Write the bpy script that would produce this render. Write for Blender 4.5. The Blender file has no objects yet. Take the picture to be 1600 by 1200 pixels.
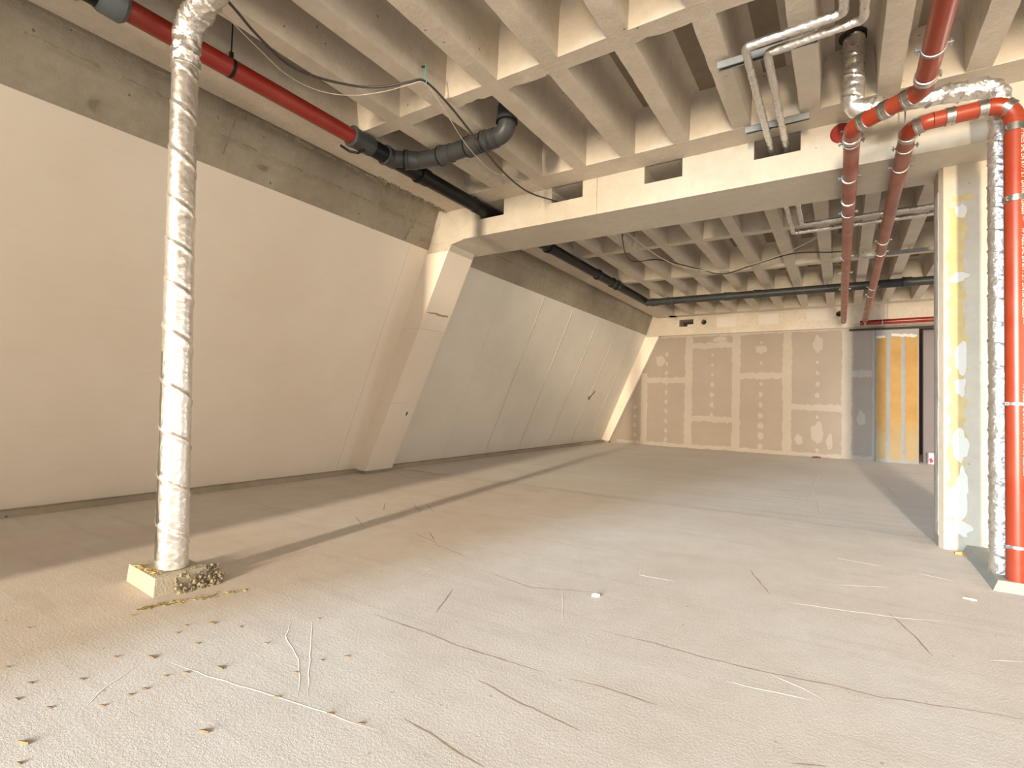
import bpy, bmesh, math, random
from mathutils import Vector, Matrix, noise
random.seed(7)
PI = math.pi
sc = bpy.context.scene
COL = sc.collection
ZUP = 0.03                      # the floor was measured at z = -0.03; everything is lifted by this at the end

# ------------------------------------------------------------------ camera, world, lights, exposure
cam_d = bpy.data.cameras.new('camera')
cam = bpy.data.objects.new('camera', cam_d)
COL.objects.link(cam)
cam_d.sensor_width = 36.0
cam_d.lens = 801.02 / 1600 * 36
cam_d.clip_start = 0.02
M = ((0.84097234, -0.0289705, 0.54030199), (0.00513755, 0.99894811, 0.04556615), (-0.54105373, -0.03554404, 0.84023656))
rx = Vector((M[0][0], M[0][2], -M[0][1])); up = Vector((-M[1][0], -M[1][2], M[1][1])); fw = Vector((M[2][0], M[2][2], -M[2][1]))
R3 = Matrix((rx, up, -fw)).transposed()
cam.matrix_world = Matrix.Translation((0, 0, 0.9)) @ R3.to_4x4()
sc.camera = cam

sc.view_settings.view_transform = 'Standard'
sc.view_settings.look = 'None'
sc.view_settings.gamma = 1.0
sc.view_settings.use_curve_mapping = False
sc.view_settings.exposure = -0.40

w = bpy.data.worlds.new('world'); sc.world = w; w.use_nodes = True
bg = w.node_tree.nodes['Background']
bg.inputs[0].default_value = (1.0, 0.93, 0.83, 1); bg.inputs[1].default_value = 2.7

def area(name, loc, target, sx, sy, power, color, portal=False):
    d = bpy.data.lights.new(name, 'AREA'); d.shape = 'RECTANGLE'; d.size = sx; d.size_y = sy
    d.energy = power; d.color = color
    o = bpy.data.objects.new(name, d); COL.objects.link(o)
    o.location = loc
    o.rotation_euler = (Vector(target) - Vector(loc)).to_track_quat('-Z', 'Y').to_euler()
    if portal: d.cycles.is_portal = True
    return o
# warm daylight reflected by the sunlit houses across the street, far outside the glass front behind the camera
area('warm_daylight', (3.9, -50, 5.0), (0.0, 0, 1.5), 1.4, 26, 112000, (1.0, 0.83, 0.60))
# cool sky light coming in obliquely from the left through the same front
area('cool_daylight', (-5.95, -22, 5.8), (-1.0, 3, 0.8), 1.9, 9.5, 15500, (0.58, 0.81, 1.0))
area('front_portal', (0.1, -3.62, 1.65), (0.1, 0, 1.65), 6.0, 3.3, 1.0, (1, 1, 1), portal=True)
# fill light added at an unseen right wall opening, then the far window
area('right_fill', (4.9, 0.9, 1.5), (0, 0.9, 1.3), 5.2, 2.1, 110, (1.0, 0.86, 0.66))
area('side_daylight', (4.9, 10.5, 1.5), (0, 10.5, 1.2), 2.6, 2.0, 130, (1.0, 0.94, 0.86))

# ------------------------------------------------------------------ materials
def new_mat(name):
    m = bpy.data.materials.new(name); m.use_nodes = True
    return m, m.node_tree, m.node_tree.nodes['Principled BSDF']
def N(t, kind, **kw):
    n = t.nodes.new(kind)
    for k, v in kw.items(): setattr(n, k, v)
    return n
def ramp(t, fac, stops):
    r = N(t, 'ShaderNodeValToRGB')
    e = r.color_ramp.elements
    while len(e) < len(stops): e.new(0.5)
    for i, (p, c) in enumerate(stops):
        e[i].position = p; e[i].color = (c[0], c[1], c[2], 1) if not isinstance(c, float) else (c, c, c, 1)
    t.links.new(fac, r.inputs[0]); return r.outputs[0]
def pos(t, scale=(1, 1, 1), rot=(0, 0, 0)):
    g = N(t, 'ShaderNodeNewGeometry'); mp = N(t, 'ShaderNodeMapping')
    mp.inputs['Scale'].default_value = scale; mp.inputs['Rotation'].default_value = rot
    t.links.new(g.outputs['Position'], mp.inputs[0]); return mp.outputs[0]
def nz(t, vec, scale, detail=6, rough=0.6):
    n = N(t, 'ShaderNodeTexNoise'); n.inputs['Scale'].default_value = scale; n.inputs['Detail'].default_value = detail
    n.inputs['Roughness'].default_value = rough; t.links.new(vec, n.inputs['Vector']); return n.outputs['Fac']
def mixc(t, fac, a, b, mode='MIX'):
    m = N(t, 'ShaderNodeMix', data_type='RGBA', blend_type=mode)
    if isinstance(fac, float): m.inputs[0].default_value = fac
    else: t.links.new(fac, m.inputs[0])
    for s, v in ((6, a), (7, b)):
        if isinstance(v, tuple): m.inputs[s].default_value = (*v, 1)
        else: t.links.new(v, m.inputs[s])
    return m.outputs[2]
def bump(t, b, h, strength, dist=0.01):
    n = N(t, 'ShaderNodeBump'); n.inputs['Strength'].default_value = strength; n.inputs['Distance'].default_value = dist
    t.links.new(h, n.inputs['Height']); t.links.new(n.outputs[0], b.inputs['Normal']); return n
def add(t, a, b, k=1.0):
    m = N(t, 'ShaderNodeMath', operation='MULTIPLY_ADD'); m.inputs[1].default_value = k
    t.links.new(b, m.inputs[0]); t.links.new(a, m.inputs[2]); return m.outputs[0]

def concrete(name, c1, c2, dark=(0.1, 0.08, 0.06), pits=0.3, bstr=0.35, rough=0.85, big=1.3):
    m, t, b = new_mat(name)
    p = pos(t)
    a = nz(t, p, big, 5); f = nz(t, p, 14, 6); g = nz(t, p, 110, 4)
    col = ramp(t, a, [(0.33, c1), (0.66, c2)])
    col = mixc(t, ramp(t, f, [(0.35, 0.0), (0.75, 0.35)]), col, tuple(x * 0.72 for x in c1))
    # bug holes and small chips of the cast surface
    v = N(t, 'ShaderNodeTexVoronoi'); v.inputs['Scale'].default_value = 7; t.links.new(p, v.inputs['Vector'])
    hole = ramp(t, v.outputs['Distance'], [(0.035, 1.0), (0.07, 0.0)])
    hm = N(t, 'ShaderNodeMath', operation='MULTIPLY'); t.links.new(hole, hm.inputs[0]); hm.inputs[1].default_value = pits
    col = mixc(t, hm.outputs[0], col, dark)
    t.links.new(col, b.inputs['Base Color'])
    b.inputs['Roughness'].default_value = rough
    h = add(t, f, g, 0.5); h = add(t, h, hole, -pits * 2)
    bump(t, b, h, bstr, 0.012)
    return m
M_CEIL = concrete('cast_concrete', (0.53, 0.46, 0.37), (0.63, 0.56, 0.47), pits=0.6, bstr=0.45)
M_SOFF_SHADE = concrete('soffit_concrete_shade', (0.24, 0.19, 0.135), (0.32, 0.26, 0.19), pits=0.3)  # darker than the rib concrete, coffer shade put into the colour
M_BEAM = concrete('beam_concrete', (0.49, 0.435, 0.36), (0.57, 0.515, 0.44), pits=0.3, bstr=0.2)
M_PILLAR = concrete('pillar_concrete', (0.43, 0.365, 0.285), (0.50, 0.43, 0.345), pits=0.3, bstr=0.25)
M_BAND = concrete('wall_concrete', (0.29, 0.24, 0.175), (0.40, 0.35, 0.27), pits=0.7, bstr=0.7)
M_PIER = concrete('grey_concrete', (0.28, 0.265, 0.25), (0.34, 0.32, 0.30), bstr=0.2)
M_SCAR = concrete('honeycombed_concrete', (0.16, 0.125, 0.09), (0.30, 0.25, 0.18), bstr=1.0)
M_BLOCK = concrete('mortar', (0.52, 0.47, 0.37), (0.60, 0.55, 0.45), bstr=0.7)
M_CURB = concrete('kerb_concrete', (0.34, 0.335, 0.295), (0.40, 0.39, 0.345), bstr=0.4)
M_CRUMB = concrete('crumbled_mortar', (0.30, 0.24, 0.165), (0.42, 0.36, 0.26), bstr=1.0)

def plaster(name, c1, c2, bstr=0.12, rough=0.7):
    m, t, b = new_mat(name)
    p = pos(t)
    a = nz(t, p, 0.9, 5); g = nz(t, pos(t, (1, 1, 6)), 3, 6); f = nz(t, p, 60, 4)
    col = ramp(t, a, [(0.35, c1), (0.65, c2)])
    col = mixc(t, ramp(t, g, [(0.55, 0.0), (0.85, 0.12)]), col, tuple(x * 0.6 for x in c1))
    v = N(t, 'ShaderNodeTexVoronoi'); v.inputs['Scale'].default_value = 1.7; t.links.new(p, v.inputs['Vector'])
    spot = ramp(t, v.outputs['Distance'], [(0.012, 0.7), (0.03, 0.0)])
    col = mixc(t, spot, col, (0.22, 0.18, 0.13))
    t.links.new(col, b.inputs['Base Color']); b.inputs['Roughness'].default_value = rough
    bump(t, b, add(t, g, f, 0.4), bstr, 0.008)
    return m
M_WHITE = plaster('white_plaster', (0.745, 0.655, 0.545), (0.80, 0.715, 0.61))
M_WHITE2 = plaster('white_plaster_board', (0.68, 0.63, 0.55), (0.75, 0.70, 0.62))
M_PATCH = plaster('plaster_patch', (0.56, 0.51, 0.45), (0.61, 0.56, 0.50))

def floor_mat():
    m, t, b = new_mat('screed')
    p = pos(t)
    a = nz(t, p, 0.7, 6); c = nz(t, p, 4.5, 8, 0.65); f = nz(t, p, 95, 5, 0.7); g = nz(t, p, 260, 3)
    st = nz(t, pos(t, (0.5, 5, 1), (0, 0, 0.12)), 2.2, 7, 0.65)
    col = ramp(t, a, [(0.32, (0.60, 0.53, 0.475)), (0.52, (0.65, 0.595, 0.545)), (0.7, (0.655, 0.63, 0.605))])
    col = mixc(t, ramp(t, c, [(0.42, 0.0), (0.72, 0.35)]), col, (0.50, 0.43, 0.365))
    col = mixc(t, ramp(t, st, [(0.54, 0.0), (0.66, 0.28)]), col, (0.47, 0.41, 0.36))
    v = N(t, 'ShaderNodeTexVoronoi'); v.inputs['Scale'].default_value = 9; t.links.new(p, v.inputs['Vector'])
    sp = ramp(t, v.outputs['Distance'], [(0.03, 0.8), (0.06, 0.0)])
    col = mixc(t, sp, col, (0.36, 0.30, 0.24))
    t.links.new(col, b.inputs['Base Color']); b.inputs['Roughness'].default_value = 0.78
    h = add(t, f, g, 0.5); h = add(t, h, st, 0.8); h = add(t, h, c, 0.8)
    bump(t, b, h, 0.42, 0.006)
    return m
M_FLOOR = floor_mat()
def floor_mat2():
    m, t, b = new_mat('screed_grey')
    p = pos(t)
    a = nz(t, p, 0.6, 6); st = nz(t, pos(t, (0.35, 4, 1)), 2.0, 7, 0.65); f = nz(t, p, 60, 5)
    col = ramp(t, a, [(0.35, (0.62, 0.575, 0.535)), (0.65, (0.69, 0.66, 0.63))])
    col = mixc(t, ramp(t, st, [(0.5, 0.0), (0.72, 0.4)]), col, (0.48, 0.44, 0.40))
    t.links.new(col, b.inputs['Base Color']); b.inputs['Roughness'].default_value = 0.7
    bump(t, b, add(t, f, st, 1.2), 0.5, 0.01)
    return m
M_FLOOR2 = floor_mat2()

def simple(name, c, rough=0.5, metal=0.0, var=0.12, bstr=0.05, bscale=60, spec=None):
    m, t, b = new_mat(name)
    p = pos(t); a = nz(t, p, 9, 5)
    lo = tuple(x * (1 - var) for x in c); hi = tuple(min(1, x * (1 + var)) for x in c)
    t.links.new(ramp(t, a, [(0.35, lo), (0.65, hi)]), b.inputs['Base Color'])
    b.inputs['Roughness'].default_value = rough; b.inputs['Metallic'].default_value = metal
    bump(t, b, nz(t, p, bscale, 4), bstr, 0.004)
    return m
def dull(m, k=0.25):
    m.node_tree.nodes['Principled BSDF'].inputs['Specular IOR Level'].default_value = k
    return m
def red_mat(name, c, dusty):
    m, t, b = new_mat(name)
    p = pos(t); a = nz(t, p, 5, 6); f = nz(t, pos(t, (1, 0.6, 1)), 26, 6, 0.7)
    col = mixc(t, ramp(t, a, [(0.4, 0.0), (0.7, dusty)]), c, (0.37, 0.20, 0.145))
    col = mixc(t, ramp(t, f, [(0.66, 0.0), (0.74, 0.55 * dusty + 0.1)]), col, (0.55, 0.42, 0.32))
    t.links.new(col, b.inputs['Base Color'])
    b.inputs['Roughness'].default_value = 0.34
    bump(t, b, f, 0.08, 0.003)
    return m
M_RED = red_mat('red_paint', (0.27, 0.030, 0.008), 0.12)
M_REDDUST = red_mat('red_paint_dusty', (0.27, 0.058, 0.036), 0.75)
M_REDDARK = red_mat('dark_red_pipe', (0.22, 0.012, 0.006), 0.10)
M_BLACK = dull(simple('black_plastic', (0.010, 0.010, 0.011), 0.4), 0.2)
M_GREY = dull(simple('grey_plastic', (0.045, 0.047, 0.048), 0.42), 0.35)
M_GREYL = dull(simple('light_grey_plastic', (0.075, 0.088, 0.092), 0.45), 0.35)
M_STEEL = simple('stainless_steel', (0.50, 0.48, 0.455), 0.28, 1.0, 0.1, 0.1, 200)
M_ZINC = simple('galvanised_steel', (0.38, 0.40, 0.41), 0.45, 0.85, 0.12, 0.1, 120)
M_WIREB = simple('black_cable_sheath', (0.035, 0.03, 0.028), 0.45)
M_WIREW = simple('white_cable_sheath', (0.46, 0.41, 0.34), 0.5)
M_TIE = simple('teal_plastic', (0.10, 0.42, 0.45), 0.4)
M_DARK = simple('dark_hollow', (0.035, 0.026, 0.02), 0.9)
M_CRACK = simple('crack_dirt', (0.36, 0.285, 0.22), 0.95, bstr=0.4)
M_RIDGE = simple('screed_ridge', (0.63, 0.58, 0.53), 0.9, bstr=0.5)
M_CHIP = simple('wood_splinter', (0.19, 0.13, 0.06), 0.8, var=0.35)
M_STRAW = simple('yellow_fibre', (0.42, 0.335, 0.15), 0.9, var=0.3)
M_BOARD = plaster('gypsum_board', (0.275, 0.225, 0.185), (0.31, 0.255, 0.21), 0.05)
M_TAPE = plaster('joint_compound', (0.355, 0.305, 0.255), (0.39, 0.34, 0.29), 0.1)
M_TEXT = simple('white_print', (0.80, 0.66, 0.58), 0.6)
M_CARD = simple('white_cardboard', (0.72, 0.67, 0.66), 0.7)
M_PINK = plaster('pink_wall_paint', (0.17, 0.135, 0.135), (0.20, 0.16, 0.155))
def yellow_mat():
    m, t, b = new_mat('yellow_coating')
    p = pos(t); a = nz(t, p, 2.2, 6)
    g = N(t, 'ShaderNodeNewGeometry'); s = N(t, 'ShaderNodeSeparateXYZ'); t.links.new(g.outputs['Position'], s.inputs[0])
    hz = N(t, 'ShaderNodeMath', operation='MULTIPLY_ADD'); t.links.new(a, hz.inputs[0]); hz.inputs[1].default_value = -0.9; t.links.new(s.outputs[2], hz.inputs[2])
    col = ramp(t, a, [(0.35, (0.35, 0.19, 0.045)), (0.65, (0.41, 0.24, 0.07))])
    col = mixc(t, ramp(t, hz.outputs[0], [(0.02, 0.55), (0.35, 0.0)]), col, (0.34, 0.285, 0.175))
    t.links.new(col, b.inputs['Base Color']); b.inputs['Roughness'].default_value = 0.75
    return m
M_YEL = yellow_mat()
M_YELP = simple('pale_yellow_paint', (0.50, 0.365, 0.165), 0.8, var=0.08)
def foil_mat(name='aluminium_foil', bs=0.45, base=(0.86, 0.84, 0.82, 1)):
    m, t, b = new_mat(name)
    p = pos(t); v = N(t, 'ShaderNodeTexVoronoi', feature='F1'); v.inputs['Scale'].default_value = 38; t.links.new(p, v.inputs['Vector'])
    f = nz(t, p, 28, 6, 0.65)
    b.inputs['Base Color'].default_value = base; b.inputs['Metallic'].default_value = 0.92
    t.links.new(ramp(t, f, [(0.3, 0.22), (0.7, 0.42)]), b.inputs['Roughness'])
    bump(t, b, add(t, f, v.outputs['Distance'], 0.5), bs, 0.012)
    return m
M_FOIL = foil_mat('aluminium_foil', 0.22)
M_FOIL2 = foil_mat('crinkled_foil', 0.6, (0.74, 0.72, 0.70, 1))

# ------------------------------------------------------------------ mesh helpers
class MB:
    def __init__(s): s.v = []; s.f = []
    def add(s, vs, fs):
        n = len(s.v); s.v += [tuple(v) for v in vs]; s.f += [tuple(i + n for i in f) for f in fs]; return s
    def box(s, x0, x1, y0, y1, z0, z1):
        return s.add([(x0, y0, z0), (x1, y0, z0), (x1, y1, z0), (x0, y1, z0), (x0, y0, z1), (x1, y0, z1), (x1, y1, z1), (x0, y1, z1)],
                     [(3, 2, 1, 0), (4, 5, 6, 7), (0, 1, 5, 4), (1, 2, 6, 5), (2, 3, 7, 6), (3, 0, 4, 7)])
    def obox(s, c, ax, ay, az):      # oriented box: centre and three half-axes
        c, ax, ay, az = map(Vector, (c, ax, ay, az))
        vs = [c + sx * ax + sy * ay + sz * az for sz in (-1, 1) for sx, sy in ((-1, -1), (1, -1), (1, 1), (-1, 1))]
        return s.add(vs, [(3, 2, 1, 0), (4, 5, 6, 7), (0, 1, 5, 4), (1, 2, 6, 5), (2, 3, 7, 6), (3, 0, 4, 7)])
    def prism(s, ring0, ring1):      # two rings of equal length joined and capped
        n = len(ring0)
        return s.add(list(ring0) + list(ring1), [tuple(range(n - 1, -1, -1)), tuple(range(n, 2 * n))] + [(i, (i + 1) % n, n + (i + 1) % n, n + i) for i in range(n)])
    def tube(s, path, r, seg=16, caps=True, wob=None):
        path = [Vector(p) for p in path]; n = len(path)
        tan = [(path[min(i + 1, n - 1)] - path[max(i - 1, 0)]).normalized() for i in range(n)]
        u = tan[0].orthogonal().normalized(); vs = []
        L = 0
        for i in range(n):
            if i:
                u = (u - u.dot(tan[i]) * tan[i]).normalized(); L += (path[i] - path[i - 1]).length
            w_ = tan[i].cross(u)
            for k in range(seg):
                a = 2 * PI * k / seg
                rr = (r[i] if isinstance(r, (list, tuple)) else r)
                if wob: rr = wob(rr, a, L, path[i] + (u * math.cos(a) + w_ * math.sin(a)) * rr)
                vs.append(path[i] + (u * math.cos(a) + w_ * math.sin(a)) * rr)
        fs = [(i * seg + k, i * seg + (k + 1) % seg, (i + 1) * seg + (k + 1) % seg, (i + 1) * seg + k) for i in range(n - 1) for k in range(seg)]
        if caps: fs += [tuple(range(seg - 1, -1, -1)), tuple((n - 1) * seg + k for k in range(seg))]
        return s.add(vs, fs)
    def build(s, name, mat, parent=None, smooth=False, kind=None, label=None):
        me = bpy.data.meshes.new(name)
        off = Vector(parent.get('_base', (0, 0, 0))) if parent else Vector((0, 0, 0))
        if parent and parent.get('_base2'): off = Vector(parent['_base2'])
        me.from_pydata([Vector(v) - off for v in s.v], [], s.f)
        bm = bmesh.new(); bm.from_mesh(me); bmesh.ops.recalc_face_normals(bm, faces=bm.faces[:]); bm.to_mesh(me); bm.free()
        me.materials.append(mat)
        if smooth:
            for p in me.polygons: p.use_smooth = True
            try: me.set_sharp_from_angle(angle=math.radians(40))
            except Exception: pass
        o = bpy.data.objects.new(name, me); COL.objects.link(o)
        if parent:
            o.parent = parent
            o['_base2'] = tuple(off)
        if kind: o['kind'] = kind
        if label: o['label'] = label
        return o
def tag(o, label, cat, group=None, kind=None):
    o['label'] = label; o['category'] = cat
    if group: o['group'] = group
    if kind: o['kind'] = kind
    return o
def thing(name, base, label, cat, group=None, kind=None):
    o = bpy.data.objects.new(name, None); COL.objects.link(o); o.location = base; o.empty_display_size = 0.1
    o['_base'] = tuple(base)
    return tag(o, label, cat, group, kind)
def fillet(pts, R, n=8):
    """Polyline with rounded corners -> (list of (kind, pts))."""
    P = [Vector(p) for p in pts]; out = []; cur = P[0]
    for i in range(1, len(P) - 1):
        a = (P[i - 1] - P[i]).normalized(); b = (P[i + 1] - P[i]).normalized()
        th = a.angle(b); d = min(R / math.tan(th / 2), (P[i - 1] - P[i]).length * .49, (P[i + 1] - P[i]).length * .49)
        rr = d * math.tan(th / 2); s_ = P[i] + a * d; e = P[i] + b * d
        c = P[i] + (a + b).normalized() * math.hypot(d, rr)
        if (s_ - cur).length > 1e-4: out.append(('straight', [cur, s_]))
        v0 = s_ - c; v1 = e - c; ang = v0.angle(v1); axis = v0.cross(v1).normalized()
        out.append(('bend', [c + Matrix.Rotation(ang * k / n, 3, axis) @ v0 for k in range(n + 1)]))
        cur = e
    out.append(('straight', [cur, P[-1]])); return out
def flat(segs):
    r = []
    for _, p in segs:
        for q in p:
            if not r or (r[-1] - q).length > 1e-5: r.append(q)
    return r
def resample(pts, step):
    pts = [Vector(p) for p in pts]; out = [pts[0]]
    for a, b in zip(pts, pts[1:]):
        n = max(1, int((b - a).length / step))
        for k in range(1, n + 1): out.append(a.lerp(b, k / n))
    return out
def spline(pts, n=6):
    P = [Vector(p) for p in pts]; P = [P[0]] + P + [P[-1]]; out = []
    for i in range(1, len(P) - 2):
        for k in range(n):
            t = k / n; a, b, c, d = P[i - 1], P[i], P[i + 1], P[i + 2]
            out.append(0.5 * ((2 * b) + (c - a) * t + (2 * a - 5 * b + 4 * c - d) * t * t + (3 * b - a - 3 * c + d) * t ** 3))
    out.append(P[-2]); return out
def nzv(x, y, z): return noise.noise(Vector((x, y, z)))
def holed_slab(xs, zs, y0, y1, holes):
    """Box xs x zs, y0..y1 with rectangular through holes (x0,x1,z0,z1), as one mesh."""
    X = sorted(set([xs[0], xs[1]] + [h[i] for h in holes for i in (0, 1)])); Z = sorted(set([zs[0], zs[1]] + [h[i] for h in holes for i in (2, 3)]))
    def solid(i, k):
        if i < 0 or k < 0 or i >= len(X) - 1 or k >= len(Z) - 1: return False
        cx = (X[i] + X[i + 1]) / 2; cz = (Z[k] + Z[k + 1]) / 2
        return not any(h[0] < cx < h[1] and h[2] < cz < h[3] for h in holes)
    b = MB()
    for i in range(len(X) - 1):
        for k in range(len(Z) - 1):
            if not solid(i, k): continue
            a, c, d, e = X[i], X[i + 1], Z[k], Z[k + 1]
            b.add([(a, y0, d), (c, y0, d), (c, y0, e), (a, y0, e)], [(0, 1, 2, 3)])
            b.add([(a, y1, d), (c, y1, d), (c, y1, e), (a, y1, e)], [(3, 2, 1, 0)])
            if not solid(i - 1, k): b.add([(a, y0, d), (a, y0, e), (a, y1, e), (a, y1, d)], [(0, 1, 2, 3)])
            if not solid(i + 1, k): b.add([(c, y0, d), (c, y1, d), (c, y1, e), (c, y0, e)], [(0, 1, 2, 3)])
            if not solid(i, k - 1): b.add([(a, y0, d), (a, y1, d), (c, y1, d), (c, y0, d)], [(0, 1, 2, 3)])
            if not solid(i, k + 1): b.add([(a, y0, e), (c, y0, e), (c, y1, e), (a, y1, e)], [(0, 1, 2, 3)])
    return b
def ragged(p0, p1, width, nrm, th, n=24, jit=0.25, seed=0.0, b=None):
    """A strip from p0 to p1 with uneven edges, raised by th along nrm."""
    p0, p1, nrm = Vector(p0), Vector(p1), Vector(nrm); d = (p1 - p0).normalized(); s_ = d.cross(nrm).normalized()
    b = b or MB(); L = []; Rr = []; Lb = []; Rb = []
    for i in range(n + 1):
        c = p0.lerp(p1, i / n)
        wl = width / 2 * (1 + jit * (nzv(i * .6, seed, 1.3) * 2)); wr = width / 2 * (1 + jit * (nzv(i * .6, seed, 7.7) * 2))
        L.append(c + s_ * wl + nrm * th); Rr.append(c - s_ * wr + nrm * th); Lb.append(c + s_ * wl); Rb.append(c - s_ * wr)
    m = n + 1; vs = L + Rr + Lb + Rb; fs = []
    for i in range(n):
        fs += [(i, i + 1, m + i + 1, m + i), (i, 2 * m + i, 2 * m + i + 1, i + 1), (m + i, m + i + 1, 3 * m + i + 1, 3 * m + i)]
    fs += [(0, m, 3 * m, 2 * m), (n, 2 * m + n, 3 * m + n, m + n)]
    return b.add(vs, fs)
def blob(c, rx_, rz_, ax, az, nrm, th, n=14, jit=0.3, seed=0.0, b=None):
    c, ax, az, nrm = Vector(c), Vector(ax), Vector(az), Vector(nrm); b = b or MB(); top = []; bot = []
    for k in range(n):
        a = 2 * PI * k / n; q = 1 + jit * 2 * nzv(math.cos(a) * 1.5 + seed, math.sin(a) * 1.5, seed)
        p = c + ax * math.cos(a) * rx_ * q + az * math.sin(a) * rz_ * q
        top.append(p + nrm * th); bot.append(p)
    return b.prism(bot, top)

# ------------------------------------------------------------------ setting: floor
FZ = -0.03
fb = MB()
fb.box(-5.3, 4.6, -3.6, 5.0, FZ - 0.2, FZ)
floor = tag(fb.build('floor', M_FLOOR), 'pale rough concrete screed floor with scratches and a slab joint', 'floor', kind='structure')
MB().box(-5.3, 4.6, 5.0, 16.0, FZ - 0.2, FZ - 0.008).build('floor_slab', M_FLOOR2, floor, label='greyer smoother floor slab beyond the joint')
jb = MB(); n = 80; prev = None
for i in range(n):
    x0 = -4.75 + 5.3 * i / n; x1 = -4.75 + 5.3 * (i + 1) / n
    def jy(x): return 4.97 + 0.05 * nzv(x * 2.1, 3.1, 0) + 0.02 * nzv(x * 9, 1, 4)
    wd = 0.012 + 0.008 * nzv(x0 * 5, 0, 9)
    jb.add([(x0, jy(x0) - wd, FZ + .004), (x1, jy(x1) - wd, FZ + .004), (x1, jy(x1) + wd, FZ + .004), (x0, jy(x0) + wd, FZ + .004), (x0, 5.06, FZ - .012), (x1, 5.06, FZ - .012)],
           [(0, 1, 2, 3), (3, 2, 5, 4)])
jb.build('slab_joint', M_RIDGE, floor)
SCR = [[(-1.69,1.58),(-1.52,1.58),(-1.36,1.58),(-1.20,1.57),(-1.09,1.58),(-0.94,1.59),(-0.86,1.59)], [(-0.77,1.61),(-0.71,1.62),(-0.61,1.63),(-0.48,1.63)],
 [(-0.85,2.02),(-0.61,2.04),(-0.43,2.04),(-0.21,2.06),(-0.02,2.10),(0.11,2.11),(0.26,2.16),(0.48,2.23)], [(-2.21,2.56),(-1.90,2.48)], [(-1.49,1.75),(-1.61,2.02)],
 [(-1.07,1.13),(-0.96,1.12),(-0.87,1.11),(-0.76,1.10)], [(-0.45,3.30),(-0.30,2.92)], [(0.19,3.00),(0.26,2.77),(0.30,2.58)], [(-0.11,1.58),(-0.03,1.62)], [(-3.23,3.43),(-2.91,3.19)],
 [(-3.12,3.48),(-2.84,3.28)], [(-3.22,2.77),(-2.91,2.59)], [(-3.44,3.30),(-3.20,3.05)], [(-2.51,2.68),(-2.31,2.62),(-2.19,2.58)], [(-2.44,2.77),(-2.26,2.62)], [(-1.01,1.42),(-0.82,1.39),(-0.62,1.38)],
 [(-1.61,2.32),(-1.31,2.27),(-1.02,2.41)], [(-4.95,4.88),(-4.47,4.54),(-4.27,4.55),(-4.00,4.61),(-3.59,4.66),(-3.08,4.72),(-2.71,4.78)]]
RID = [[(-1.96,0.89),(-1.77,0.92),(-1.61,0.95),(-1.43,0.99),(-1.26,1.02),(-1.08,1.05)], [(-1.92,1.35),(-1.81,1.24),(-1.61,1.16),(-1.50,1.09),(-1.39,1.00)], [(-1.86,1.40),(-1.55,1.16),(-1.36,1.02)],
 [(-1.17,2.34),(-0.99,1.99)], [(-1.94,2.14),(-1.89,2.18),(-1.80,1.75)], [(-0.99,3.01),(-0.93,2.80),(-0.72,2.82)], [(-0.33,1.91),(-0.21,1.93),(-0.06,1.96)], [(-0.21,2.05),(-0.10,2.02),(-0.03,1.97)],
 [(0.48,2.68),(0.59,2.74)], [(-0.05,3.91),(0.24,3.87)], [(0.37,3.85),(0.54,3.80)], [(-0.02,3.31),(0.23,3.45)], [(-0.23,2.86),(-0.03,2.90),(0.24,2.97),(0.41,3.05)], [(-2.01,0.83),(-1.94,0.71),(-1.86,0.63)]]
FAR = [[(-0.26,9.34),(-0.29,8.09),(-0.29,6.72),(-0.31,5.72)], [(-0.29,6.72),(-0.21,6.23),(-0.17,5.22)], [(0.46,8.90),(0.55,6.67)]]
def line_strip(L, wd, z, h):
    p = resample([(x, y, z) for x, y in L], 0.03); b = MB(); vs = []
    for i, q in enumerate(p):
        d = (p[min(i + 1, len(p) - 1)] - p[max(i - 1, 0)]).normalized(); s_ = Vector((-d.y, d.x, 0))
        e = min(1, 4 * min(i, len(p) - 1 - i) / max(4, len(p)) + .25)
        q = q + s_ * 0.006 * nzv(q.x * 14, q.y * 14, 2); ww = wd * e * (1 + .6 * nzv(q.x * 30, q.y * 30, 5))
        vs += [q - s_ * ww, q + Vector((0, 0, h * e)), q + s_ * ww]
    fs = []
    for i in range(len(p) - 1):
        a = 3 * i; fs += [(a, a + 1, a + 4, a + 3), (a + 1, a + 2, a + 5, a + 4)]
    return b.add(vs, fs)
for L in SCR: line_strip(L, 0.0034, FZ + .0004, 0.0004).build('scratch', M_CRACK, floor)
for L in RID: line_strip(L, 0.0038, FZ - .0001, 0.0011).build('ridge', M_RIDGE, floor)
for L in FAR: line_strip(L, 0.010, FZ - .0083, 0.003).build('ridge', M_RIDGE, floor)

# ------------------------------------------------------------------ setting: left wall (leaning inwards)
def xw(z): return -5.08 + 0.4215 * z
def slope(y0, y1, z0, z1, off=0.0, th=0.12, fx=xw, ny=1, jag=0.0):
    b = MB(); r0 = []; r1 = []
    for y, r in ((y0, r0), (y1, r1)):
        r += [(fx(z0) + off, y, z0), (fx(z1) + off, y, z1), (fx(z1) + off - th, y, z1), (fx(z0) + off - th, y, z0)]
    return b.prism(r0, r1)
def xband(z): return xw(2.6) + (z - 2.6) * 0.73
wall = tag(slope(-3.6, 12.9, 2.6, 3.45, 0, 0.5, lambda z: xband(z) if z < 3.4 else xband(3.0)).build('wall_left', M_BAND), 'inward leaning left wall, white plaster below a bare concrete band', 'wall', kind='structure')
slope(-3.6, 12.9, -0.2, 2.6, -0.02, 0.35).build('wall_core', M_BAND, wall)
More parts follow.
